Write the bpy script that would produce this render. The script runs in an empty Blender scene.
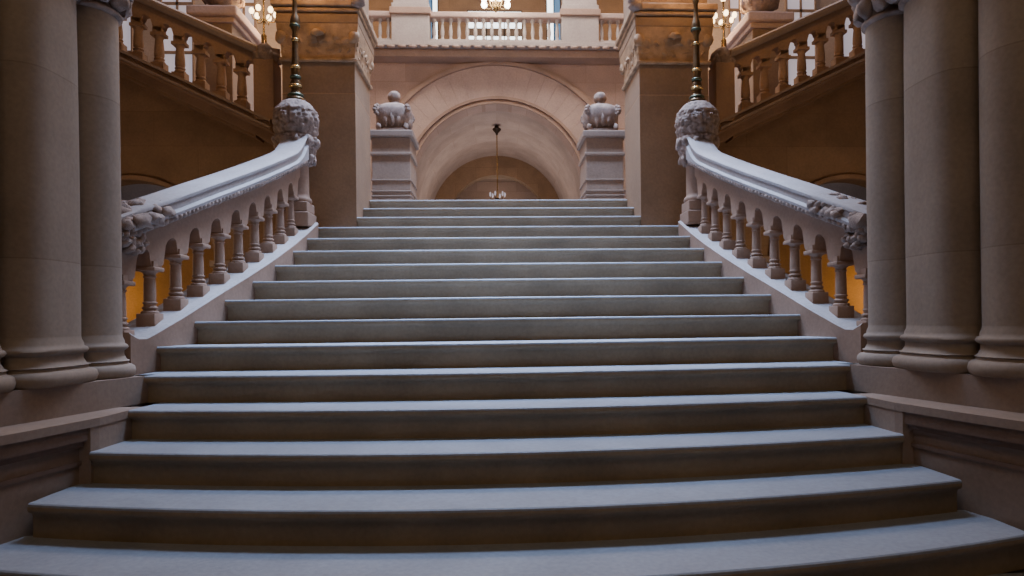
import bpy, bmesh, math, random
from mathutils import Vector, Matrix, noise
random.seed(7)
PI = math.pi
scene = bpy.context.scene
COL = scene.collection
EYE = 1.542

# ------------------------------------------------------------------ materials
def new_mat(name):
    m = bpy.data.materials.new(name); m.use_nodes = True
    nt = m.node_tree; nt.nodes.clear()
    out = nt.nodes.new('ShaderNodeOutputMaterial')
    b = nt.nodes.new('ShaderNodeBsdfPrincipled')
    nt.links.new(b.outputs[0], out.inputs[0])
    return m, nt, b

def stone(name, c, var=0.18, rough=0.75, joints=None, axis='xz', scale=3.0, bump=0.25, mortar=0.008, jdark=0.55, offset=0.5):
    m, nt, b = new_mat(name); N = nt.nodes.new; L = nt.links.new
    geo = N('ShaderNodeNewGeometry')
    n1 = N('ShaderNodeTexNoise'); n1.inputs['Scale'].default_value = scale; n1.inputs['Detail'].default_value = 5
    n2 = N('ShaderNodeTexNoise'); n2.inputs['Scale'].default_value = scale*14; n2.inputs['Detail'].default_value = 4
    L(geo.outputs['Position'], n1.inputs['Vector']); L(geo.outputs['Position'], n2.inputs['Vector'])
    r = N('ShaderNodeValToRGB')
    r.color_ramp.elements[0].position = .3; r.color_ramp.elements[1].position = .72
    r.color_ramp.elements[0].color = (*[x*(1-var) for x in c], 1)
    r.color_ramp.elements[1].color = (*[min(1, x*(1+var)) for x in c], 1)
    L(n1.outputs['Fac'], r.inputs['Fac'])
    mix = N('ShaderNodeMix'); mix.data_type = 'RGBA'; mix.blend_type = 'MULTIPLY'; mix.inputs[0].default_value = .35
    L(r.outputs[0], mix.inputs[6]); L(n2.outputs['Fac'], mix.inputs[7])
    col = mix.outputs[2]; hgt = n2.outputs['Fac']
    if joints:
        sep = N('ShaderNodeSeparateXYZ'); cb = N('ShaderNodeCombineXYZ'); L(geo.outputs['Position'], sep.inputs[0])
        L(sep.outputs['X' if axis[0] == 'x' else 'Y'], cb.inputs[0]); L(sep.outputs['Z' if axis[1] == 'z' else 'Y'], cb.inputs[1])
        br = N('ShaderNodeTexBrick'); L(cb.outputs[0], br.inputs['Vector'])
        br.inputs['Scale'].default_value = 1; br.inputs['Brick Width'].default_value = joints[0]
        br.inputs['Row Height'].default_value = joints[1]; br.inputs['Mortar Size'].default_value = mortar
        br.inputs['Mortar Smooth'].default_value = .3; br.offset = offset
        br.inputs['Color1'].default_value = (1, 1, 1, 1); br.inputs['Color2'].default_value = (.84, .82, .80, 1)
        br.inputs['Mortar'].default_value = (jdark, jdark*.95, jdark*.9, 1)
        m2 = N('ShaderNodeMix'); m2.data_type = 'RGBA'; m2.blend_type = 'MULTIPLY'; m2.inputs[0].default_value = 1
        L(col, m2.inputs[6]); L(br.outputs['Color'], m2.inputs[7]); col = m2.outputs[2]
    if 'carved' in name:                                      # darker colour in the hollows of the carving
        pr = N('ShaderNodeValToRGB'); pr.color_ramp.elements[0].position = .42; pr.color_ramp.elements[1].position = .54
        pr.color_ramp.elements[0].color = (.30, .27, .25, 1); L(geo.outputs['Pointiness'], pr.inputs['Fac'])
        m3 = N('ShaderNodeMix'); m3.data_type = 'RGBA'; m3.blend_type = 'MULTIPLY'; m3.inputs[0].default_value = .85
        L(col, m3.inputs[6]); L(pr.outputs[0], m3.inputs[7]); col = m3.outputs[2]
    L(col, b.inputs['Base Color'])
    b.inputs['Roughness'].default_value = rough
    bp = N('ShaderNodeBump'); bp.inputs['Strength'].default_value = bump; bp.inputs['Distance'].default_value = .01
    L(hgt, bp.inputs['Height']); L(bp.outputs[0], b.inputs['Normal'])
    return m

def metal(name, c, rough=.35, c2=None):
    m, nt, b = new_mat(name); N = nt.nodes.new; L = nt.links.new
    n = N('ShaderNodeTexNoise'); n.inputs['Scale'].default_value = 30
    r = N('ShaderNodeValToRGB'); r.color_ramp.elements[0].color = (*c, 1); r.color_ramp.elements[1].color = (*(c2 or [x*.6 for x in c]), 1)
    geo = N('ShaderNodeNewGeometry'); L(geo.outputs['Position'], n.inputs['Vector'])
    L(n.outputs['Fac'], r.inputs['Fac']); L(r.outputs[0], b.inputs['Base Color'])
    b.inputs['Metallic'].default_value = .85; b.inputs['Roughness'].default_value = rough
    return m

def glow(name, c, s):
    m, nt, b = new_mat(name)
    n = nt.nodes.new('ShaderNodeTexNoise'); n.inputs['Scale'].default_value = 1.5
    r = nt.nodes.new('ShaderNodeValToRGB')
    r.color_ramp.elements[0].color = (*[x*.85 for x in c], 1); r.color_ramp.elements[1].color = (*c, 1)
    geo = nt.nodes.new('ShaderNodeNewGeometry'); nt.links.new(geo.outputs['Position'], n.inputs['Vector'])
    nt.links.new(n.outputs['Fac'], r.inputs['Fac']); nt.links.new(r.outputs[0], b.inputs['Emission Color'])
    b.inputs['Base Color'].default_value = (*c, 1); b.inputs['Emission Strength'].default_value = s
    return m

M = {}
M['tread']  = stone('worn_grey_sandstone', (.33, .345, .375), rough=.6, var=.10, bump=.15)
M['riser']  = stone('riser_sandstone', (.34, .25, .15), rough=.7, var=.18, bump=.2)
M['column'] = stone('column_sandstone', (.34, .262, .195), var=.10, bump=.08, joints=(9, .93), axis='xz', mortar=.004, jdark=.75)
M['plinth'] = stone('plinth_sandstone', (.33, .24, .18), var=.1, bump=.1)
M['panel']  = stone('dark_plinth_sandstone', (.22, .145, .105), var=.15)
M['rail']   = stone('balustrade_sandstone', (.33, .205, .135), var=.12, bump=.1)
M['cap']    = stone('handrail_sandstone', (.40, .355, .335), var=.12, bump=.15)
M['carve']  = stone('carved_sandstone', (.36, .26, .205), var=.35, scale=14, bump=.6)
M['pedestal'] = stone('pedestal_sandstone', (.37, .255, .18), var=.12)
M['pier']   = stone('pier_sandstone', (.30, .185, .105), var=.12, joints=(9, 1.97), axis='xz', mortar=.008, jdark=1.4, offset=0)
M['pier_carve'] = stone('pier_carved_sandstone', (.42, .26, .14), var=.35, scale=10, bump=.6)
M['piershade'] = stone('pier_capital_sandstone', (.40, .33, .28), var=.4, scale=12, bump=.7)
M['pink']   = stone('pink_sandstone_ashlar', (.58, .42, .36), var=.1, joints=(1.1, .42), axis='xz', mortar=.006, jdark=.8)
M['pinkp']  = stone('pink_sandstone', (.60, .45, .39), var=.1)
M['mould']  = stone('moulding_sandstone', (.46, .32, .25), var=.12)
M['vault']  = stone('vault_sandstone', (.54, .42, .37), var=.14, joints=(.9, .5), axis='xy', mortar=.006, jdark=.85)
M['brown']  = stone('brown_sandstone', (.34, .21, .12), var=.15, joints=(1.0, .40), axis='xz', mortar=.006, jdark=.8)
M['brownp'] = stone('brown_moulded_sandstone', (.34, .21, .13), var=.2)
M['side']   = stone('side_wall_sandstone', (.34, .22, .14), var=.12, joints=(1.0, .42), axis='yz')
M['pale']   = stone('pale_sandstone', (.50, .44, .42), var=.1)
M['amber']  = stone('amber_plaster', (.46, .27, .12), var=.15)
M['floor']  = stone('stone_floor', (.24, .21, .19), var=.15, joints=(.6, .6), axis='xy')
M['ceil']   = stone('ceiling_plaster', (.40, .33, .28), var=.1)
M['bronze'] = metal('aged_bronze', (.22, .15, .08), .35, (.10, .07, .04))
M['green']  = metal('green_patina_bronze', (.12, .15, .10), .45, (.06, .07, .05))
M['gold']   = metal('brass', (.60, .42, .18), .25)
M['iron']   = metal('dark_iron', (.10, .07, .05), .5)
M['bulb']   = glow('lamp_glass', (1, .70, .36), 9)
M['bulb2']  = glow('chandelier_glass', (1, .90, .74), 16)
M['day']    = glow('daylight_glass', (.86, .95, 1.0), 3.5)
M['blue']   = glow('blue_glass', (.10, .24, .45), .55)
M['dim']    = glow('dusky_daylight_glass', (.60, .58, .68), .55)

# ------------------------------------------------------------------ helpers
def wloc(o):
    v = Vector((0, 0, 0))
    while o is not None:
        v += o.location; o = o.parent
    return v

def obj(name, bm, mat, parent=None, smooth=False, at=None, auto=None):
    """link a bmesh given in world coordinates as one mesh object under parent"""
    me = bpy.data.meshes.new(name)
    base = wloc(parent) if parent is not None else (Vector(at) if at else Vector((0, 0, 0)))
    bmesh.ops.recalc_face_normals(bm, faces=bm.faces[:])
    bmesh.ops.translate(bm, verts=bm.verts[:], vec=-base)
    bm.to_mesh(me); bm.free()
    for mm in (mat if isinstance(mat, (list, tuple)) else [mat]): me.materials.append(mm)
    if smooth:
        for p in me.polygons: p.use_smooth = True
        me.set_sharp_from_angle(angle=math.radians(auto or 50))
    o = bpy.data.objects.new(name, me); COL.objects.link(o)
    if parent is not None: o.parent = parent
    else: o.location = base
    return o

def thing(name, label, cat, loc, group=None):
    o = bpy.data.objects.new(name, None); COL.objects.link(o); o.location = loc
    o.empty_display_size = .1
    o['label'] = label; o['category'] = cat
    if group: o['group'] = group
    return o

def struct(name, bm, mat, smooth=False, label=None, cat=None):
    o = obj(name, bm, mat, None, smooth); o['kind'] = 'structure'
    o['label'] = label or name; o['category'] = cat or name.split('_')[0]
    return o

def B(): return bmesh.new()

def box(bm, x0, x1, y0, y1, z0, z1, bev=0):
    vs = [bm.verts.new(p) for p in ((x0,y0,z0),(x1,y0,z0),(x1,y1,z0),(x0,y1,z0),(x0,y0,z1),(x1,y0,z1),(x1,y1,z1),(x0,y1,z1))]
    fs = [bm.faces.new([vs[i] for i in f]) for f in ((3,2,1,0),(4,5,6,7),(0,1,5,4),(1,2,6,5),(2,3,7,6),(3,0,4,7))]
    if bev:
        es = {e for f in fs for e in f.edges}
        bmesh.ops.bevel(bm, geom=list(es), offset=bev, segments=2, affect='EDGES', profile=.5)
    return bm

def lathe(bm, prof, cx=0, cy=0, n=28, sup=None, ratio=1.0, cap=True, rot=0):
    """profile of (radius, z); sup = superellipse exponent for a squarish plan"""
    rings = []
    for r, z in prof:
        ring = []
        for k in range(n):
            a = 2*PI*k/n + rot
            c, s = math.cos(a), math.sin(a)
            if sup:
                q = (abs(c)**sup + abs(s)**sup)**(-1/sup); c *= q; s *= q
            ring.append(bm.verts.new((cx + r*c*ratio, cy + r*s, z)))
        rings.append(ring)
    for a, b in zip(rings, rings[1:]):
        for k in range(n):
            bm.faces.new((a[k], a[(k+1) % n], b[(k+1) % n], b[k]))
    if cap:
        bm.faces.new(list(reversed(rings[0]))); bm.faces.new(rings[-1])
    return bm

def blob(bm, c, r, sub=2, amp=0.0, freq=8, seed=0):
    ret = bmesh.ops.create_icosphere(bm, subdivisions=sub, radius=1)
    for v in ret['verts']:
        d = v.co.normalized()
        k = 1 + amp*noise.noise(d*freq*.35 + Vector((seed, seed*.7, 0))) + amp*.6*noise.noise(d*freq*.9 + Vector((0, seed, 3)))
        v.co = Vector((c[0] + d.x*r[0]*k, c[1] + d.y*r[1]*k, c[2] + d.z*r[2]*k))
    return bm

def sweep(bm, secs):
    """secs: list of closed rings (lists of xyz) of equal length"""
    R = [[bm.verts.new(p) for p in s] for s in secs]
    n = len(R[0])
    for a, b in zip(R, R[1:]):
        for k in range(n):
            bm.faces.new((a[k], a[(k+1) % n], b[(k+1) % n], b[k]))
    bm.faces.new(list(reversed(R[0]))); bm.faces.new(R[-1])
    return bm

def tube(bm, pts, r, n=8):
    pts = [Vector(p) for p in pts]; secs = []
    for i, p in enumerate(pts):
        t = (pts[min(i+1, len(pts)-1)] - pts[max(i-1, 0)]).normalized()
        u = t.cross(Vector((0, 1, 0)))
        if u.length < .1: u = t.cross(Vector((1, 0, 0)))
        u.normalize(); w = t.cross(u)
        rr = r[i] if isinstance(r, (list, tuple)) else r
        secs.append([p + u*rr*math.cos(2*PI*k/n) + w*rr*math.sin(2*PI*k/n) for k in range(n)])
    return sweep(bm, secs)

def lerp_table(tab, y):
    if y <= tab[0][0]: return tab[0][1]
    for (a, p), (b, q) in zip(tab, tab[1:]):
        if y <= b:
            t = (y-a)/(b-a); return p + (q-p)*t
    return tab[-1][1]

# ------------------------------------------------------------------ stair geometry
RUN, RISE, Y0, Z0 = .36, .155, 2.296, .62
def zn(y): return Z0 + (y-Y0)*RISE/RUN
CURB = [(3.9, 2.245), (4.1, 2.205), (4.46, 2.115), (4.82, 2.045), (5.18, 1.965), (5.54, 1.90), (5.9, 1.853), (6.26, 1.825), (6.62, 1.815), (7.0, 1.815)]
def curbx(y): return lerp_table(CURB, y)
LOWW = [(.5, 2.75), (1.2, 2.62), (1.6, 2.50), (2.1, 2.30), (2.5, 2.19), (2.9, 2.085), (3.3, 2.0), (3.7, 2.0)]
def loww(y): return lerp_table(LOWW, y)
BOW = {-4: .3, -3: .3, -2: .3, -1: .3, 0: .28, 1: .24, 2: .21, 3: .17, 4: .12, 5: .09, 6: .08, 7: .06, 8: .05, 9: .03, 10: .02}

stair = thing('grand_staircase', 'wide central sandstone staircase with grey worn treads rising to the landing', 'staircase', (0, Y0, 0))
def step_mesh(i, W, nose=.035):
    y0, z1 = Y0 + RUN*i, Z0 + RISE*i
    s = BOW.get(i, 0)
    zb = z1 - RISE - .002
    T = .042
    prof = [(nose, zb), (nose, z1-T-.022), (nose-.008, z1-T-.008), (nose-.012, z1-T), (.010, z1-T), (.003, z1-T+.008), (0, z1-.026), (0, z1-.014), (.003, z1-.005), (.010, z1), (RUN+nose+.30*(i < 15), z1), (RUN+nose+.30*(i < 15), zb)]
    bm = B(); secs = []
    n = 28
    for k in range(n+1):
        x = -W + 2*W*k/n
        yy = y0 + s*(x/2.0)**2
        yb = y0 + RUN + nose + .28
        ring = []
        for j, (dy, z) in enumerate(prof):
            if j >= 10: ring.append((x, min(yb, y0 + RUN + nose + .28) if i < 15 else y0+.45, z))
            else: ring.append((x, yy + dy, z))
        secs.append(ring)
    sweep(bm, secs)
    bm.faces.ensure_lookup_table()
    for f in bm.faces:
        c = f.calc_center_median()
        f.material_index = 0 if c.z > z1-.012 else 1  # nosing front takes the riser colour, its shade painted in below the lit edge
    return bm
for i in range(-3, 16):
    if i >= 13: W = 1.512
    elif i >= 5: W = curbx(Y0+RUN*i+.1) + .012
    elif i == 4: W = 2.17
    else: W = loww(Y0+RUN*i+BOW.get(i, 0)*1.05 + .02) - .004
    o = obj('step', step_mesh(i, W), [M['tread'], M['riser']], stair, True, auto=35)

# curbs (sloping strings) with a solid side down to the floor
def frange(a, b, n): return [a + (b-a)*k/n for k in range(n+1)]
for sg in (-1, 1):
    bm = B(); secs = []
    for y in frange(4.0, 6.62, 40):
        w = curbx(y); zt = max(zn(y)+.045, zn(4.14)+.045)
        if y < 4.06: zt += .03*(4.06-y)/.06
        secs.append([(sg*w, y, .01), (sg*w, y, zt-.012), (sg*(w+.012), y, zt), (sg*(w+.285), y, zt), (sg*(w+.30), y, zt-.02), (sg*(w+.30), y, .01)])
    sweep(bm, secs)
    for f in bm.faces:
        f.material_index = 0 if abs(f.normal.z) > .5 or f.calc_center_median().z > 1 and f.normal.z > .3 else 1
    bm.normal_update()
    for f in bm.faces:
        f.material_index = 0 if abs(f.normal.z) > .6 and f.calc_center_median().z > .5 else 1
    obj('curb', bm, [M['cap'], M['rail']], stair)

# ------------------------------------------------------------------ raked balustrades beside the flight
BSP = .236
BAL_Y = [4.345 + BSP*k for k in range(9)]
def baluster_bm(h=.375, s=1.0):
    bm = B()
    box(bm, -.058*s, .058*s, -.058*s, .058*s, -.05, .06, .004)
    p = [(.052,.075),(.055,.086),(.050,.096),(.040,.100),(.038,.108),(.047,.114),(.048,.124),(.040,.130),(.036,.14),(.037,.15),(.043,.154),(.043,.162),(.036,.167),(.0365,.20),(.035,.30),(.033,.345),(.039,.350),(.039,.358),(.034,.362),(.037,.378),(.052,.394)]
    lathe(bm, [(r*s, .058+(z-.075)*(h-.10)/.32) for r, z in p], n=18)
    box(bm, -.064*s, .064*s, -.064*s, .064*s, h-.044, h-.016, .006)
    box(bm, -.052*s, .052*s, -.052*s, .052*s, h-.016, h+.02)
    return bm

def rail_prof(sc=1.0):
    h = [(.100,.675),(.106,.705),(.126,.715),(.130,.735),(.118,.748),(.106,.752),(.106,.80),(.118,.806),(.120,.826),(.108,.838),(.05,.845)]
    return [(-u, v) for u, v in h] + [(u, v) for u, v in h[::-1]]
for sg, side in ((-1, 'left'), (1, 'right')):
    bal = thing('balustrade', 'raked stone balustrade with turned balusters on the %s of the central flight' % side, 'balustrade', (sg*2.0, 5.2, zn(5.2)))
    def cx(y): return curbx(y) + .145
    ys = frange(3.97, 6.40, 48)
    bm = B()
    up = lambda y: .13*max(0, (y-6.08)/.32)**2
    sweep(bm, [[(sg*(cx(y)+u), y, zn(y)+v+(up(y) if v > .73 else 0)) for u, v in rail_prof()] for y in ys])
    obj('handrail', bm, M['cap'], bal, True)
    # leaf moulding under both edges of the rail
    for e in (-1, 1):
      bm = B(); y = 4.0; k = 0
      while y < 6.36:
        blob(bm, (sg*(cx(y)+e*.106), y, zn(y)+.700), (.026, .026, .026), 1, .25, 6, k)
        y += .042; k += 1
      obj('leaf_moulding', bm, M['carve'], bal, True, auto=80)
    # arcaded panel between rail and balusters
    bm = B(); n = 22; secs = []
    ysam = []
    y = 3.985
    while y < 6.37: ysam.append(y); y += BSP/n
    def low(y):
        d = abs(((y - BAL_Y[0] + BSP/2) % BSP) - BSP/2)      # distance to the nearest baluster axis
        g = BSP/2 - d                                        # distance to the middle of the gap
        if d < .052: return .40
        if g < .052: return .500 + math.sqrt(max(0, .052**2 - g*g))
        return .500 if g < .058 else .455
    for y in ysam:
        c = cx(y); lo = zn(y)+low(y); hi = zn(y)+.70
        secs.append([(sg*(c-.052), y, lo), (sg*(c-.052), y, hi), (sg*(c+.052), y, hi), (sg*(c+.052), y, lo)])
    sweep(bm, secs)
    obj('arcaded_panel', bm, M['rail'], bal)
    # balusters: each a part of its own
    proto = None
    for y in BAL_Y + [BAL_Y[0]-BSP]:
        if proto is None:
            bb = baluster_bm()
            proto = obj('baluster', bb, M['rail'], None, True); o = proto
            o.parent = bal
        else:
            o = proto.copy(); COL.objects.link(o); o.parent = bal
        o.location = Vector((sg*cx(y), y, zn(y)+.042)) - wloc(bal)
    # carved foliage at the foot of the rail
    bm = B()
    for k in range(46):
        y = 4.0 + .46*random.random()**1.3; a = random.uniform(-1.9, 1.9)
        rr = random.uniform(.028, .05)*(1.25 - (y-4.0)*1.1)
        u = -.12*math.sin(a)*1.0; v = .77 + .075*math.cos(a)
        blob(bm, (sg*(cx(y)+u), y, zn(y)+v-.02), (rr, rr*1.3, rr*.9), 2, .5, 9, k)
    for k in range(26):                                      # end scroll
        a = 2*PI*k/13; q = .035 + .09*k/26
        blob(bm, (sg*(cx(4.05)-.09), 4.10 + q*math.cos(a), zn(4.1)+.70 + q*math.sin(a)), (.05, .028, .028), 2, .4, 8, k+60)
    obj('carved_foliage', bm, M['carve'], bal, True, auto=80)

# ------------------------------------------------------------------ newel posts and their lamp standards
for sg, side in ((-1, 'left'), (1, 'right')):
    X, Y = sg*1.995, 6.52
    nw = thing('newel_post', 'round stone newel with leafy domed top at the upper end of the %s handrail' % side, 'newel', (X, Y, 2.46))
    bm = B(); box(bm, X-.15, X+.15, Y-.15, Y+.15, 2.46, 2.60, .012); box(bm, X-.135, X+.135, Y-.135, Y+.135, 2.60, 2.70, .01)
    obj('plinth', bm, M['rail'], nw)
    bm = B()
    lathe(bm, [(.135,2.70),(.145,2.72),(.135,2.745),(.122,2.755),(.118,2.78),(.116,3.06),(.125,3.08),(.125,3.10),(.12,3.12)], X, Y, 32)
    obj('shaft', bm, M['rail'], nw, True)
    bm = B()
    ret = bmesh.ops.create_uvsphere(bm, u_segments=96, v_segments=64, radius=1)
    PR = [(3.02,.10),(3.08,.125),(3.16,.165),(3.24,.19),(3.30,.20),(3.36,.19),(3.40,.20),(3.50,.215),(3.60,.195),(3.68,.13),(3.712,.06)]
    for v in ret['verts']:
        t = (v.co.z+1)/2; z = 3.02 + (3.712-3.02)*(math.acos(max(-1, min(1, -v.co.z)))/PI)
        a = math.atan2(v.co.y, v.co.x); r = lerp_table(PR, z)
        if abs(v.co.z) > .9999: r = 0
        row = (z-3.02)*9.5; kk = math.floor(row); fr = row-kk
        leaf = abs(math.cos(a*5 + (kk % 2)*PI/2))
        nz = noise.noise(Vector((math.cos(a)*3.2, math.sin(a)*3.2, z*14)) * 3.2)
        r *= 1 + .07*(leaf-.5)*math.sin(fr*PI) + .09*nz + (.05*(fr-.5) if z < 3.38 else .02*(fr-.5))
        v.co = Vector((X + r*math.cos(a), Y + r*math.sin(a), z))
    for j in range(20):                                       # curled leaf tips below the dome
        a = 2*PI*j/10 + (j >= 10)*.3; q = .19 if j < 10 else .155
        blob(bm, (X+q*math.cos(a), Y+q*math.sin(a), 3.29 if j < 10 else 3.13), (.035, .035, .05), 2, .7, 8, j+200)
    obj('carved_dome', bm, M['carve'], nw, True, auto=80)

    lp = thing('lamp_standard', 'tall bronze lamp standard with green collars on the %s newel dome' % side, 'lamp', (X, Y, 3.705))
    bm = B()
    lathe(bm, [(q*1.35, z) for q, z in [(.066,3.705),(.068,3.72),(.05,3.735),(.045,3.77),(.03,3.80),(.034,3.84),(.040,3.87),(.030,3.91),(.022,3.93),(.028,3.96),(.034,4.02),(.024,4.12),(.021,4.25),(.019,4.38),(.03,4.42),(.036,4.46),(.030,4.52),(.018,4.56),(.016,4.70),(.026,4.73),(.016,4.76),(.015,5.0),(.03,5.03),(.045,5.07),(.02,5.10)]], X, Y, 20)
    obj('pole', bm, M['bronze'], lp, True, auto=70)
    for z, r in ((3.755,.074),(3.845,.062),(3.935,.052),(4.03,.050),(4.30,.036),(4.44,.050)):
        bm = B(); lathe(bm, [(r*.7,z-.016),(r,z-.010),(r*1.05,z),(r,z+.010),(r*.7,z+.016)], X, Y, 20)
        obj('collar', bm, M['gold'] if round(z*1000) in (3845, 4030, 4300) else M['green'], lp, True, auto=80)
    for j in range(5):
        a = 2*PI*j/5 + .3
        bm = B(); d = Vector((math.cos(a), math.sin(a), 0)); P0 = Vector((X, Y, 5.02))
        tube(bm, [P0, P0+d*.08+Vector((0,0,-.05)), P0+d*.16+Vector((0,0,-.04)), P0+d*.20+Vector((0,0,.03))], .008)
        arm = obj('arm', bm, M['bronze'], lp, True)
        bm = B(); c = P0+d*.20+Vector((0,0,.075)); blob(bm, c, (.045,.045,.052), 2)
        obj('globe', bm, M['bulb'], arm, True)

# ------------------------------------------------------------------ columns on their flared plinths
COLS = [(2.345, 3.80, .162, None), (2.455, 3.42, .225, 3.6), (2.50, 3.02, .19, None)]
def column(sg, X, Y, r, sup, label, cat):
    X *= sg; z = 1.24
    t = thing('clustered_pier' if sup else 'stone_column', label, cat, (X, Y, z))
    b = r/.15
    bm = B()
    pr = [(r+.052,z),(r+.060,z+.012),(r+.066,z+.035),(r+.060,z+.058),(r+.045,z+.070),(r+.030,z+.074),(r+.028,z+.088),(r+.036,z+.092),(r+.020,z+.100),(r+.008,z+.125),(r+.008,z+.150),(r+.022,z+.158),(r+.030,z+.170),(r+.024,z+.184),(r+.012,z+.190),(r+.010,z+.205),(r+.002,z+.225),(r,z+.24)]
    lathe(bm, pr, X, Y, 56, sup); obj('base', bm, M['column'], t, True, auto=60)
    bm = B(); lathe(bm, [(r,z+.24),(r*1.0,z+1.0),(r*.985,z+1.7),(r*.97,3.27)], X, Y, 56, sup); obj('shaft', bm, M['column'], t, True)
    bm = B(); lathe(bm, [(r*.97,3.27),(r+.016,3.28),(r+.018,3.295),(r*.98,3.31),(r*1.05,3.5),(r*1.25,3.62),(r*1.5,3.74)], X, Y, 40, sup)
    kk = 0
    for zz, R, n in ((3.37, r*1.08, 10), (3.47, r*1.20, 10), (3.58, r*1.38, 10), (3.68, r*1.5, 10)):
        for j in range(n):
            a = 2*PI*(j+.5*(kk % 2))/n; c, s = math.cos(a), math.sin(a)
            if sup: q = (abs(c)**sup+abs(s)**sup)**(-1/sup); c *= q; s *= q
            blob(bm, (X+R*c, Y+R*s, zz), (.05*b, .05*b, .06), 2, .5, 8, j+kk*10)
        kk += 1
    obj('capital', bm, M['carve'], t, True, auto=70)
    bm = B(); e = r*1.33; box(bm, X-e, X+e, Y-min(e,.19), Y+min(e,.19), 3.74, 3.84, .01); obj('abacus', bm, M['column'], t)
names = [('slender round stone column next to the foot of the %s balustrade', 'column'),
         ('broad rounded sandstone pier between the two round columns on the %s', 'pier'),
         ('thick round stone column at the outer %s edge, nearest the viewer', 'column')]
for sg, side in ((-1, 'left'), (1, 'right')):
    for (X, Y, r, sup), (nm, cat) in zip(COLS, names): column(sg, X, Y, r, sup, nm % side, cat)
    pl = thing('column_plinth', 'stepped stone plinth under the columns on the %s of the stairs' % side, 'plinth', (sg*2.4, 3.0, 0))
    # lower block at the corner
    def prism(bm, line, xo, z0, z1):
        """solid between a plan line of (x,y) and the outer plane xo"""
        secs = []
        for x, y in line: secs.append([(sg*x, y, z0), (sg*x, y, z1), (sg*xo, y, z1), (sg*xo, y, z0)])
        return sweep(bm, secs)
    bm = B(); prism(bm, [(2.17,3.97),(2.17,3.76),(2.0,3.70),(2.0,3.3),(loww(3.25),3.25)][::-1], 3.3, .0, 1.045); obj('corner_block', bm, M['plinth'], pl)
    ln = [(loww(y)+.055, y) for y in (.5, 1.2, 1.6, 2.1, 2.5, 2.9, 3.25)]
    bm = B(); prism(bm, ln, 3.3, 0, 1.045); obj('wall_panel', bm, M['plinth'], pl)
    bm = B()
    prism(bm, [(x-.045, y) for x, y in ln], 3.0, .985, 1.043); prism(bm, [(x-.025, y) for x, y in ln], 3.0, .955, .985); prism(bm, [(x-.012, y) for x, y in ln], 3.0, .865, .885)
    obj('moulding', bm, M['panel'], pl)
    bm = B(); prism(bm, [(loww(y)-.004, y) for y in (.5, 1.2, 1.6, 2.1, 2.5, 2.9, 3.3)] + [(1.996, 3.70)], 3.3, 1.045, 1.085); obj('ledge', bm, M['plinth'], pl)
    UP = [(2.75, 1.2), (2.56, 2.0), (2.39, 2.6), (2.28, 3.05), (2.17, 3.5), (2.055, 3.98)]
    bm = B(); prism(bm, UP, 3.3, 1.085, 1.24); obj('upper_course', bm, M['plinth'], pl)

# walls and beams that close the place near the viewer
for sg, side in ((-1, 'left'), (1, 'right')):
    bm = B(); box(bm, *sorted((sg*2.72, sg*3.3)), 1.3, 3.98, 1.24, 9.0); struct('wall_%s' % side, bm, M['column'])
    en = thing('entablature', 'stone beam carried by the column capitals on the %s' % side, 'beam', (sg*2.4, 3.4, 3.84))
    bm = B(); box(bm, *sorted((sg*2.12, sg*2.72)), 2.75, 4.0, 3.84, 4.3, .01); obj('architrave', bm, M['column'], en)
    bm = B(); box(bm, *sorted((sg*2.06, sg*2.72)), 2.70, 4.05, 4.3, 4.45, .02); obj('cornice', bm, M['column'], en)
    bm = B(); box(bm, *sorted((sg*6.5, sg*6.7)), -1.2, 12.2, 0, 10.5); struct('wall_outer_%s' % side, bm, M['side'])
bm = B(); box(bm, -6.5, 6.5, -1.2, 18.2, -.1, 0); struct('floor', bm, M['floor'])
bm = B(); box(bm, -6.7, 6.7, -1.4, 18.4, 10.5, 10.6); struct('ceiling', bm, M['ceil'])
bm = B(); box(bm, -3.3, 3.3, -1.2, 5.75, 6.0, 6.2); struct('ceiling_light_blocker', bm, M['ceil'])  # unseen slab added to keep the skylight off the lowest steps
bm = B(); box(bm, -6.7, 6.7, -1.4, -1.2, 0, 10.5); struct('wall_front', bm, M['column'])

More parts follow.
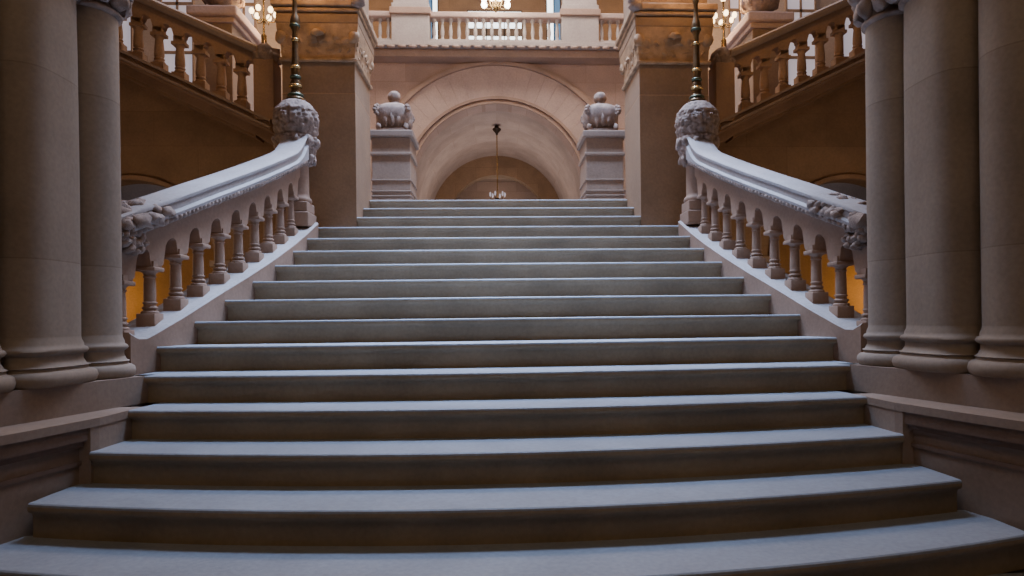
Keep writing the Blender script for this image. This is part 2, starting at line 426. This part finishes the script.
# ------------------------------------------------------------------ big square piers flanking the top of the flight
for sg, side in ((-1, 'left'), (1, 'right')):
    x0, x1 = sorted((sg*1.515, sg*2.27)); y0, y1 = 6.985, 7.80
    pr = thing('square_pier', 'massive square sandstone pier with carved capital %s of the top steps' % side, 'pier', ((x0+x1)/2, (y0+y1)/2, 0))
    bm = B(); box(bm, x0, x1, y0, y1, 0, 3.94); box(bm, x0, x1, y0, y1, 3.941, 4.27, .006)
    for f in bm.faces: f.material_index = 0
    bm.normal_update()
    obj('shaft', bm, M['pier'], pr)
    bm = B(); box(bm, x0-.03, x1+.03, y0-.03, y1+.03, 4.27, 4.305, .012); obj('necking', bm, M['pier_carve'], pr)
    # capital: flared four-sided body with carved leaves
    bm = B()
    secs = []
    for z, o in ((4.305, .0), (4.42, .008), (4.52, .022), (4.60, .04), (4.66, .045)):
        secs.append([(x0-o, y0-o, z), (x1+o, y0-o, z), (x1+o, y1+o, z), (x0-o, y1+o, z)])
    sweep(bm, secs)
    k = 0
    for z, o, n in ((4.40, -.012, 7), (4.50, .012, 6)):
        for j in range(n):
            u = (j+.5)/n
            for (px, py, ax) in ((x0+(x1-x0)*u, y0-o, 0), (x1+o, y0+(y1-y0)*u, 1), (x0-o, y0+(y1-y0)*u, 1)):
                blob(bm, (px, py, z), (.055 if not ax else .022, .022 if not ax else .055, .045), 2, 1.1, 9, k); k += 1
    for cx_ in (x0, x1):
        for cy_ in (y0, y1): blob(bm, (cx_, cy_, 4.53), (.06, .06, .07), 2, .6, 8, k)
    for u in (.5,): blob(bm, (x0+(x1-x0)*u, y0-.05, 4.56), (.07, .04, .04), 2, .5, 8, 4)
    obj('capital', bm, M['pier_carve'], pr, True, auto=60)
    bm = B(); box(bm, x0-.05, x1+.05, y0-.05, y1+.05, 4.66, 4.76, .01); box(bm, x0-.035, x1+.035, y0-.035, y1+.035, 4.755, 4.78); obj('abacus', bm, M['pier'], pr)
    bm = B(); box(bm, x0-.065, x1+.065, y0-.065, y1+.065, 4.78, 4.82, .012); box(bm, x0-.09, x1+.09, y0-.09, y1+.09, 4.83, 4.90, .012); obj('cornice', bm, M['pier_carve'], pr)
    bm = B(); box(bm, x0, x1, y0, y1, 4.90, 6.9, .006); obj('upper_shaft', bm, M['pier'], pr)
    bm = B()                                                    # carved bracket at the inner front corner
    xi = sg*1.46
    for j in range(9):
        blob(bm, (xi - sg*.012*j, y0-.09-.006*j, 4.86+.05*j), (.07, .06, .05), 2, .5, 8, j)
    obj('carved_bracket', bm, M['carve'], pr, True, auto=80)

# ------------------------------------------------------------------ landing and its pedestals
bm = B(); box(bm, -6.5, 6.5, 8.02, 18.2, 2.80, 2.944); struct('floor_landing', bm, M['tread'], label='stone landing floor at the top of the central flight', cat='floor')
for sg, side in ((-1, 'left'), (1, 'right')):
    x0, x1 = sorted((sg*1.095, sg*1.615)); y0, y1 = 8.3, 8.95; xc = (x0+x1)/2; yc = (y0+y1)/2
    pd = thing('landing_pedestal', 'square stone pedestal with carved finial at the %s of the landing' % side, 'pedestal', (xc, yc, 2.944))
    bm = B(); box(bm, x0+.02, x1-.02, y0+.02, y1-.02, 2.944, 3.85, .006)
    for z in (3.05, 3.10, 3.16, 3.30): box(bm, x0+.008, x1-.008, y0+.008, y1-.008, z, z+.02, .006)
    obj('die', bm, M['pedestal'], pd)
    bm = B(); box(bm, x0-.0, x1+.0, y0, y1, 3.62, 3.66, .008); obj('necking', bm, M['pedestal'], pd)
    bm = B(); box(bm, x0-.02, x1+.02, y0-.02, y1+.02, 3.85, 3.935, .014); obj('cap', bm, M['plinth'], pd)
    bm = B()
    lathe(bm, [(.235,3.935),(.24,3.985),(.185,4.00),(.175,4.03),(.20,4.07),(.225,4.16),(.235,4.24),(.215,4.30),(.13,4.345),(.07,4.36),(.055,4.385),(.06,4.40)], xc, yc, 32, 3)
    for j in range(16):
        a = 2*PI*j/16
        blob(bm, (xc+.20*math.cos(a), yc+.20*math.sin(a), 4.13), (.035, .035, .10), 2, .4, 8, j)
    for j in range(4):
        a = PI/4 + PI/2*j
        for m_ in range(12):                                   # scrolled corner volutes
            b_ = 2*PI*m_/9; q = .015 + .045*m_/12
            blob(bm, (xc+(.255+q*math.cos(b_))*math.cos(a), yc+(.255+q*math.cos(b_))*math.sin(a), 4.23+q*math.sin(b_)), (.032, .032, .032), 1, .2, 8, m_)
        blob(bm, (xc+.25*math.cos(a), yc+.25*math.sin(a), 4.02), (.035, .035, .05), 2, .5, 8, j)
    blob(bm, (xc, yc, 4.455), (.083, .083, .083), 3, .12, 10, 3)
    obj('finial', bm, M['carve'], pd, True, auto=80)

# ------------------------------------------------------------------ far wall with its arch
YF, CZ = 12.0, 3.88
def arch_wall(bm, y0, y1, xl, xr, zb, zt, cx, R, cz, n=40):
    """wall slab with a round-headed opening"""
    box(bm, xl, cx-R, y0, y1, zb, zt); box(bm, cx+R, xr, y0, y1, zb, zt)
    secs = []
    for k in range(n+1):
        a = PI - PI*k/n; x = cx + R*math.cos(a); z = cz + R*math.sin(a)
        secs.append([(x, y0, z), (x, y0, zt), (x, y1, zt), (x, y1, z)])
    return sweep(bm, secs)
bm = B(); arch_wall(bm, YF, YF+.4, -6.5, 6.5, 2.944, 6.36, 0, 1.60, CZ); struct('wall_back', bm, M['pink'])
def ring(bm, R0, R1, y0, y1, cz=CZ, n=64, a0=0, a1=PI, cx=0, zmin=None):
    secs = []
    for k in range(n+1):
        a = a0+(a1-a0)*k/n; c, s = math.cos(a), math.sin(a)
        secs.append([(cx+R0*c, y0, cz+R0*s), (cx+R1*c, y0, cz+R1*s), (cx+R1*c, y1, cz+R1*s), (cx+R0*c, y1, cz+R0*s)])
    return sweep(bm, secs)
ar = thing('great_arch', 'pink sandstone arch surround with voussoirs on the far wall', 'arch', (0, YF, 2.944))
bm = B()
N = 27
for k in range(N):
    a = PI*k/N; ring(bm, 1.73, 2.29, YF-.035, YF, n=4, a0=a+.0008, a1=a+PI/N-.0008)
for s in (-1, 1): box(bm, *sorted((s*1.73, s*2.29)), YF-.035, YF, 2.944, CZ)
obj('voussoirs', bm, M['pinkp'], ar)
bm = B(); ring(bm, 2.29, 2.35, YF-.10, YF); ring(bm, 2.35, 2.40, YF-.06, YF); obj('hood_mould', bm, M['mould'], ar)
bm = B(); ring(bm, 1.68, 1.73, YF-.055, YF); ring(bm, 1.60, 1.635, YF-.05, YF)
for s in (-1, 1): box(bm, *sorted((s*1.60, s*1.635)), YF-.05, YF, 2.944, CZ); box(bm, *sorted((s*1.68, s*1.73)), YF-.055, YF, 2.944, CZ)
obj('inner_roll', bm, M['mould'], ar)
# pilaster strips on the far wall
for sg, side in ((-1, 'left'), (1, 'right')):
    t = thing('wall_pilaster', 'flat pale pilaster strip on the far wall, %s of the great arch' % side, 'pilaster', (sg*2.3, YF, 2.944))
    bm = B(); box(bm, *sorted((sg*2.43, sg*2.9)), YF-.07, YF, 2.944, 6.22, .005); obj('strip', bm, M['pinkp'], t)
# barrel vault
bm = B(); ring(bm, 1.60, 1.85, YF+.4, 15.8, n=40)
struct('ceiling_vault', bm, M['vault'], True, 'pale barrel vault behind the great arch', 'ceiling')
for sg, side in ((-1, 'left'), (1, 'right')):
    bm = B(); box(bm, *sorted((sg*1.60, sg*1.85)), YF+.4, 15.8, 2.944, CZ); struct('wall_vault_%s' % side, bm, M['vault'])
bm = B(); arch_wall(bm, 15.8, 16.1, -2.4, 2.4, 2.944, 6.0, 0, 1.22, 3.80); struct('wall_vault_end', bm, M['brown'])
bm = B(); box(bm, -2.4, 2.4, 18.0, 18.2, 2.944, 6.0); struct('wall_corridor', bm, M['pink'])
bm = B(); box(bm, -2.4, 2.4, 16.1, 18.0, 5.3, 5.5); struct('ceiling_corridor', bm, M['vault'])

# ------------------------------------------------------------------ gallery balcony above the arch
YB = 11.7
bt = thing('balcony_balustrade', 'pale stone gallery balustrade above the great arch', 'balustrade', (0, YB, 6.45))
bm = B(); box(bm, -3.6, 3.6, YB-.16, YF+.4, 6.50, 6.58, .01); obj('cornice', bm, M['pale'], bt)
bm = B(); box(bm, -3.6, 3.6, YB-.02, YF+.1, 6.36, 6.50, .02); obj('bed_mould', bm, M['mould'], bt)
bm = B()
k = 0
x = -3.55
while x < 3.56:
    blob(bm, (x, YB-.14, 6.485), (.085, .05, .03), 1, .2, 5, k); x += .19; k += 1
obj('leaf_moulding', bm, M['pinkp'], bt, True, auto=80)
bm = B(); box(bm, -3.6, 3.6, YB-.09, YB+.12, 6.58, 6.64, .006); obj('base_course', bm, M['pale'], bt)
bm = B(); box(bm, -3.6, 3.6, YB-.10, YB+.13, 7.03, 7.13, .02); obj('top_rail', bm, M['pinkp'], bt)
for s in (-1, 1):
    bm = B(); box(bm, *sorted((s*1.17, s*1.83)), YB-.14, YB+.16, 6.58, 7.05, .01); p = obj('pedestal', bm, M['pale'], bt)
    bm = B(); box(bm, *sorted((s*1.14, s*1.86)), YB-.18, YB+.18, 7.05, 7.17, .015); obj('pedestal_cap', bm, M['mould'], p)
    cl = thing('gallery_column', 'pale stone shaft standing on the %s pedestal of the gallery' % ('left' if s < 0 else 'right'), 'column', (s*1.5, YB, 7.17))
    bm = B(); box(bm, *sorted((s*1.20, s*1.80)), YB-.12, YB+.12, 7.17, 10.4, .01); obj('shaft', bm, M['pale'], cl)
    bm = B(); box(bm, *sorted((s*1.17, s*1.83)), YB-.15, YB+.15, 7.17, 7.25, .01); obj('base', bm, M['pale'], cl)
gp = None
xs = [(-1.17+2.34*(k+.5)/16) for k in range(16)] + [s*(1.83+.147*(k+.5)) for s in (-1, 1) for k in range(9)]
for x in xs:
    if gp is None:
        bm = B()
        lathe(bm, [(.042,0),(.042,.03),(.028,.045),(.024,.07),(.034,.12),(.036,.17),(.026,.25),(.020,.31),(.030,.33),(.030,.345),(.042,.36),(.044,.40)], n=12)
        gp = obj('baluster', bm, M['pale'], None, True); gp.parent = bt; o = gp
    else:
        o = gp.copy(); COL.objects.link(o); o.parent = bt
    o.location = Vector((x, YB, 6.64)) - wloc(bt)
for o in [o for o in COL.objects if o.parent is None and o.name.startswith(('balcony_balustrade', 'gallery_column'))]: o.location.z -= .14
# wall behind the gallery with its windows
YG = 14.5
bm = B(); box(bm, -6.5, 6.5, YG, YG+.2, 6.0, 10.5); struct('wall_gallery', bm, M['brown'])
bm = B(); box(bm, -6.5, 6.5, YF+.4, YG, 6.24, 6.36); struct('floor_gallery', bm, M['floor'])
def window(n, x0, x1, z0, z1, y, mat, bars, label, frame=.02):
    bm = B(); box(bm, x0, x1, y-.02, y, z0, z1)
    w = struct('window_%d' % n, bm, mat, label=label, cat='window')
    bm = B()
    box(bm, x0-frame, x0, y-.05, y, z0-frame, z1+frame); box(bm, x1, x1+frame, y-.05, y, z0-frame, z1+frame)
    box(bm, x0, x1, y-.05, y, z1, z1+frame); box(bm, x0, x1, y-.05, y, z0-frame, z0)
    for z, h in bars[0]: box(bm, x0, x1, y-.04, y-.02, z-h/2, z+h/2)
    for x, h in bars[1]: box(bm, x-h/2, x+h/2, y-.04, y-.02, z0, z1)
    obj('window_frame', bm, M['plinth'] if y < 10 else M['iron'], w)
window(1, -.60, .58, 7.60, 8.34, YG, M['day'], ([(7.88, .17)], [(-.2,.02),(.2,.02)]), 'bright central window behind the gallery balusters')
window(2, -1.37, -1.27, 7.3, 9.8, YG, M['day'], ([], []), 'narrow bright window strip left behind the gallery')
window(3, -1.54, -1.39, 7.3, 9.8, YG, M['blue'], ([], []), 'narrow blue window strip left behind the gallery')
window(4, 1.15, 1.29, 7.3, 9.8, YG, M['day'], ([], []), 'narrow bright window strip right behind the gallery')
window(5, 1.31, 1.44, 7.3, 9.8, YG, M['blue'], ([], []), 'narrow blue window strip right behind the gallery')

# ------------------------------------------------------------------ upper side flights
for sg, side in ((-1, 'left'), (1, 'right')):
    ZB = lambda x: 3.68 + .475*(x-2.60)                     # underside of the string
    YS = 7.40
    fl = thing('side_flight', 'upper stone flight climbing outward on the %s behind the square pier' % side, 'staircase', (sg*4.2, 8.2, 2.944))
    def slab(bm, pts, y0, y1):
        """prism of an xz outline"""
        return sweep(bm, [[(sg*x, y0, z) for x, z in pts], [(sg*x, y1, z) for x, z in pts]])
    xa, xb = 2.50, 6.48
    bm = B(); slab(bm, [(xa, ZB(xa)), (xb, ZB(xb)), (xb, ZB(xb)+.125), (xa, ZB(xa)+.125)], YS-.10, YS+.16)
    obj('string', bm, M['brownp'], fl)
    bm = B(); slab(bm, [(xa, ZB(xa)+.02), (xb, ZB(xb)+.02), (xb, ZB(xb)+.045), (xa, ZB(xa)+.045)], YS-.135, YS-.10)
    slab(bm, [(xa, ZB(xa)+.095), (xb, ZB(xb)+.095), (xb, ZB(xb)+.125), (xa, ZB(xa)+.125)], YS-.13, YS-.10)
    obj('string_moulding', bm, M['plinth'], fl)
    pts = []
    bm = B(); pts = [(xa+.25, ZB(xa+.25)-.05)]
    x = xa+.25
    top = []
    while x < xb-.33: top += [(x, ZB(x)+.10), (x+.33, ZB(x)+.10)]; x += .33
    pts = [(xa+.25, ZB(xa)-.0), (xb, ZB(xb)-.12)] + [(xb, top[-1][1])] + top[::-1]
    slab(bm, pts, YS+.16, 9.0); obj('steps', bm, M['brown'], fl)
    # balustrade on the string
    sb = thing('side_balustrade', 'brown stone balustrade on the upper flight at the %s' % side, 'balustrade', (sg*4.0, YS, ZB(4.0)))
    ZR = lambda x: 4.63 + .445*(x-2.74)
    bm = B(); prof = [(-.10,-.10),(-.12,-.06),(-.12,-.03),(-.07,0),(.07,0),(.12,-.03),(.12,-.06),(.10,-.10)]
    sweep(bm, [[(sg*x, YS+u, ZR(x)+v) for u, v in prof] for x in (2.64, xb)])
    obj('handrail', bm, M['plinth'], sb)
    # arcaded panel
    SP = .222; X0 = 2.84
    bm = B(); secs = []; x = 2.66
    while x < xb:
        d = abs(((x-X0+SP/2) % SP)-SP/2); g = SP/2-d
        lo = .32 if d < .045 else (.255 - math.sqrt(max(0, .05**2-g*g)) if g < .05 else .27)
        secs.append([(sg*x, YS-.05, ZR(x)-lo), (sg*x, YS-.05, ZR(x)-.09), (sg*x, YS+.05, ZR(x)-.09), (sg*x, YS+.05, ZR(x)-lo)])
        x += SP/20
    sweep(bm, secs); obj('arcaded_panel', bm, M['brownp'], sb)
    pb = None; x = X0
    while x < 6.4:
        h = ZR(x)-.31-(ZB(x)+.125)
        if pb is None:
            bm = B(); box(bm, -.068, .068, -.06, .06, -.04, .06)
            lathe(bm, [(.06,.06),(.06,.075),(.047,.09),(.056,.11),(.045,.125),(.052,.15),(.050,.22),(.040,.33),(.056,.37)], n=16)
            box(bm, -.07, .07, -.06, .06, .365, .40); box(bm, -.05, .05, -.05, .05, .40, .46)
            pb = obj('baluster', bm, M['brownp'], None, True); pb.parent = sb; o = pb
        else:
            o = pb.copy(); COL.objects.link(o); o.parent = sb
        o.location = Vector((sg*x, YS, ZB(x)+.125)) - wloc(sb); o.scale = (1, 1, h/.43)
        x += SP
    # end newel with carved head and candelabrum
    nx = sg*2.565
    nn = thing('side_newel', 'brown square newel with carved knob ending the %s upper balustrade' % side, 'newel', (nx, YS, 3.5))
    bm = B(); box(bm, nx-.11, nx+.11, YS-.12, YS+.14, 3.75, 4.42, .01); obj('post', bm, M['brownp'], nn)
    bm = B()
    for j in range(14):
        a = 2*PI*j/14; blob(bm, (nx+.10*math.cos(a), YS+.10*math.sin(a), 4.46), (.055, .055, .07), 1, .5, 8, j)
    blob(bm, (nx, YS, 4.51), (.13, .13, .11), 2, .4, 8, 5)
    obj('carved_knob', bm, M['carve'], nn, True, auto=80)
    cd = thing('candelabrum', 'small brass candelabrum with glowing globes on the %s side newel' % side, 'lamp', (nx, YS, 4.60))
    bm = B(); cx_ = nx + sg*.03
    lathe(bm, [(.03,4.60),(.03,4.72),(.012,4.74),(.010,4.86),(.02,4.88),(.010,4.90),(.009,5.15),(.02,5.16)], cx_, YS, 12); obj('stem', bm, M['gold'], cd, True)
    bm = B(); blob(bm, (cx_, YS, 5.19), (.028, .028, .034), 2); obj('globe', bm, M['bulb'], cd, True)
    for j in range(6):
        a = 2*PI*j/6+.4; d = Vector((math.cos(a), math.sin(a), 0)); P0 = Vector((cx_, YS, 4.92))
        bm = B(); tube(bm, [P0, P0+d*.05-Vector((0,0,.045)), P0+d*.11-Vector((0,0,.03)), P0+d*.125+Vector((0,0,.02))], .006)
        arm = obj('arm', bm, M['gold'], cd, True)
        bm = B(); c = P0+d*.125+Vector((0,0,.055)); blob(bm, c, (.028,.028,.036), 2); obj('globe', bm, M['bulb'], arm, True)
    # supporting wall with an arched passage
    cxa, R, cz = 4.25, .94, 2.26
    bm = B(); y0, y1 = 7.80, 8.0
    xs_ = frange(2.27, 6.49, 120); secs = []
    for k, x in enumerate(xs_):
        zt = min(ZB(x)+.02, 9) if x > 2.5 else ZB(2.5)
        secs.append((x, zt))
    # left of, over and right of the opening
    def part(xl, xr, zlow, n=30):
        s = []
        for x in frange(xl, xr, n):
            s.append([(sg*x, y0, zlow(x)), (sg*x, y0, ZB(max(x, 2.5))), (sg*x, y1, ZB(max(x, 2.5))), (sg*x, y1, zlow(x))])
        sweep(bm, s)
    part(2.27, cxa-R, lambda x: 0, 6)
    part(cxa-R, cxa+R, lambda x: cz + math.sqrt(max(0, R*R-(x-cxa)**2)), 60)
    part(cxa+R, 6.49, lambda x: 0, 6)
    struct('wall_under_flight_%s' % side, bm, M['brown'])
    pa = thing('passage_arch', 'brown moulded arch over the passage beneath the %s upper flight' % side, 'arch', (sg*cxa, y0, 0))
    bm = B(); ring(bm, R, R+.05, y0-.05, y0, cz, 40, cx=sg*cxa); obj('arch_mould', bm, M['brownp'], pa)
    for s in (-1, 1):
        bm = B(); xx = sg*cxa + s*(R+.08); box(bm, xx-.09, xx+.09, y0-.06, y0, .01, 2.18, .01); box(bm, xx-.12, xx+.12, y0-.09, y0, 2.18, cz, .01)
        obj('jamb', bm, M['plinth'], pa)
    bm = B(); slab(bm, [(2.5, ZB(2.5)-.09), (6.48, ZB(6.48)-.09), (6.48, ZB(6.48)), (2.5, ZB(2.5))], 7.5, 7.8)
    obj('soffit', bm, M['brownp'], fl)
    bm = B(); box(bm, *sorted((sg*2.3, sg*6.5)), 9.6, 9.8, 0, 2.80); struct('wall_passage_%s' % side, bm, M['amber'])
    # wall above the landing behind the flight
    bm = B(); box(bm, *sorted((sg*2.95, sg*6.5)), 9.6, 9.8, 2.944, 10.5); struct('wall_side_back_%s' % side, bm, M['pale'])
    for q, (xx, w) in enumerate(((3.62, .30), (4.55, .42), (5.4, .42))):
        bm = B(); n = 6 + q + (0 if sg < 0 else 3)
        window(n, *sorted((sg*(xx-w/2), sg*(xx+w/2))), 4.7, 6.9, 9.6, M['dim'], ([(5.4, .04), (6.1, .04)], [(sg*xx, .03)]), '%s dusky window on the %s wall behind the upper flight' % (('innermost', 'middle', 'outermost')[q], side))
    # tall pedestal standing on the flight behind its balustrade
    pp = thing('side_pedestal', 'large pale capped pedestal with dark carved urn behind the %s upper balustrade' % side, 'pedestal', (sg*3.39, 8.42, 4.1))
    bm = B(); box(bm, *sorted((sg*3.19, sg*3.60)), 8.04, 8.82, 4.1, 5.14, .01); obj('die', bm, M['plinth'], pp)
    bm = B(); box(bm, *sorted((sg*3.15, sg*3.64)), 8.0, 8.86, 5.14, 5.20, .01); box(bm, *sorted((sg*3.10, sg*3.69)), 7.94, 8.90, 5.20, 5.32, .02); obj('cap', bm, M['pinkp'], pp)
    bm = B(); xx = sg*3.40
    lathe(bm, [(.20,5.32),(.21,5.37),(.14,5.40),(.13,5.44),(.22,5.52),(.25,5.64),(.20,5.78),(.08,5.86)], xx, 8.3, 24)
    for j in range(10): blob(bm, (xx+.21*math.cos(j*PI/5), 8.3+.21*math.sin(j*PI/5), 5.58), (.05,.05,.09), 1, .4, 8, j)
    obj('urn', bm, M['carve'], pp, True, auto=80)

# ------------------------------------------------------------------ hanging lamps
ch = thing('gallery_chandelier', 'glowing white chandelier hanging before the gallery rail', 'chandelier', (0, 11.2, 7.05))
bm = B(); tube(bm, [(0,11.2,10.5),(0,11.2,7.2)], .012); obj('rod', bm, M['gold'], ch)
bm = B(); lathe(bm, [(.02,6.80),(.05,6.83),(.05,6.90),(.02,7.0),(.02,7.2),(.04,7.22),(.01,7.26)], 0, 11.2, 14); obj('body', bm, M['gold'], ch, True)
for j in range(12):
    a = 2*PI*j/12; R = .23 if j % 2 else .12; z = 6.93 + (.12 if j % 2 == 0 else 0)
    bm = B(); d = Vector((math.cos(a), math.sin(a), 0)); P = Vector((0, 11.2, 6.90))
    tube(bm, [P, P+d*R*.6-Vector((0,0,.03)), Vector((0,11.2,z))+d*R], .006); arm = obj('arm', bm, M['gold'], ch)
    bm = B(); blob(bm, Vector((0,11.2,z+.045))+d*R, (.055,.055,.065), 2); obj('globe', bm, M['bulb2'], arm, True)
vp = thing('vault_lamp', 'dark lamp on a long rod hanging from the barrel vault', 'lamp', (0, 13.3, 5.4))
bm = B(); lathe(bm, [(.02,5.28),(.03,5.32),(.08,5.37),(.09,5.40),(.05,5.43),(.02,5.50)], 0, 13.3, 20); obj('ceiling_canopy', bm, M['iron'], vp, True)
bm = B(); tube(bm, [(0,13.3,5.32),(0,13.3,4.0)], .012); obj('rod', bm, M['gold'], vp)
bm = B(); lathe(bm, [(.02,3.78),(.06,3.82),(.07,3.9),(.03,4.0)], 0, 13.3, 14); obj('body', bm, M['iron'], vp, True)
for j in range(6):
    a = 2*PI*j/6+.2; d = Vector((math.cos(a), math.sin(a), 0)); P = Vector((0,13.3,3.9))
    bm = B(); tube(bm, [P, P+d*.08-Vector((0,0,.05)), P+d*.15+Vector((0,0,.10))], .007); arm = obj('arm', bm, M['iron'], vp)
    bm = B(); blob(bm, P+d*.15+Vector((0,0,.17)), (.022,.022,.055), 1); obj('candle_bulb', bm, M['dim'], arm, True)

# ------------------------------------------------------------------ lights
def area(name, loc, size, power, col, rot=(0,0,0), sy=None, spread=None):
    l = bpy.data.lights.new(name, 'AREA'); l.energy = power; l.color = col; l.size = size
    if sy: l.shape = 'RECTANGLE'; l.size_y = sy
    if spread: l.spread = spread
    o = bpy.data.objects.new(name, l); COL.objects.link(o); o.location = loc; o.rotation_euler = rot; return o
def point(name, loc, power, col, r=.1):
    l = bpy.data.lights.new(name, 'POINT'); l.energy = power; l.color = col; l.shadow_soft_size = r
    o = bpy.data.objects.new(name, l); COL.objects.link(o); o.location = loc; return o
area('lower_step_fill', (0, 4.65, 5.9), 2.6, 95, (.44, .62, 1.0), sy=.8, spread=math.radians(72))  # unseen fill added to light the lower treads from overhead
area('skylight', (0, 7.05, 9.6), 2.2, 500, (.44, .62, 1.0), sy=.7, rot=(math.radians(-8), 0, 0), spread=math.radians(90))
area('far_wall_fill', (0, 9.8, 9.9), 5, 470, (1.0, .85, .78), rot=(math.radians(10), 0, 0), sy=2.0)  # unseen warm area light added for the far wall and pedestal tops
area('front_fill', (0, .2, 5.8), 3, 62, (1.0, .76, .50), rot=(math.radians(40), 0, 0))
point('pier_face_fill', (0, 7.8, 6.6), 95, (1, .86, .78), .4)  # unseen point light added to brighten the inner faces of the piers
for sg in (-1, 1):
    point('newel_lamp_light', (sg*1.965, 6.35, 5.35), 34, (1, .52, .18), .15)
    point('side_lamp_light', (sg*2.95, 8.6, 5.6), 42, (1, .56, .22), .1)
    point('passage_light', (sg*5.75, 9.0, 1.8), 24, (1, .58, .18), .15)
    point('side_hall_light', (sg*3.9, 5.9, 2.0), 38, (1, .74, .50), .3)
    point('gallery_light', (sg*3.2, 13.2, 7.6), 50, (1, .62, .30), .2)
    area('side_hall_fill', (sg*4.4, 7.9, 9.5), 2, 30, (.9, .85, 1.0))
point('chandelier_light', (0, 11.0, 7.4), 25, (1, .85, .65), .2)
point('corridor_light', (0, 17.0, 4.6), 10, (1, .78, .6), .3)
area('vault_light', (0, 14.0, 3.2), 1.5, 30, (1, .86, .8), rot=(PI, 0, 0))

w = bpy.data.worlds.new('world'); scene.world = w; w.use_nodes = True
bg = w.node_tree.nodes['Background']; bg.inputs[0].default_value = (.5, .5, .6, 1); bg.inputs[1].default_value = .05

# ------------------------------------------------------------------ camera
cam = bpy.data.cameras.new('camera'); co = bpy.data.objects.new('camera', cam); COL.objects.link(co)
cam.sensor_width = 36; cam.lens = 655.04/1024*36
cam.shift_x = (512-529.04)/1024; cam.shift_y = (316.65-288)/1024
SGN = 1
yaw, pitch, roll = .05015, .00317, -.01218
R = Matrix.Rotation(-yaw, 4, 'Z') @ Matrix.Rotation(PI/2+pitch, 4, 'X') @ Matrix.Rotation(roll*SGN, 4, 'Z')  # camera rolled very slightly
co.matrix_world = Matrix.Translation((-.0579, 0, EYE)) @ R
cam.clip_start = .05
scene.camera = co
scene.view_settings.view_transform = 'AgX'
scene.view_settings.look = 'None'
scene.view_settings.exposure = 0
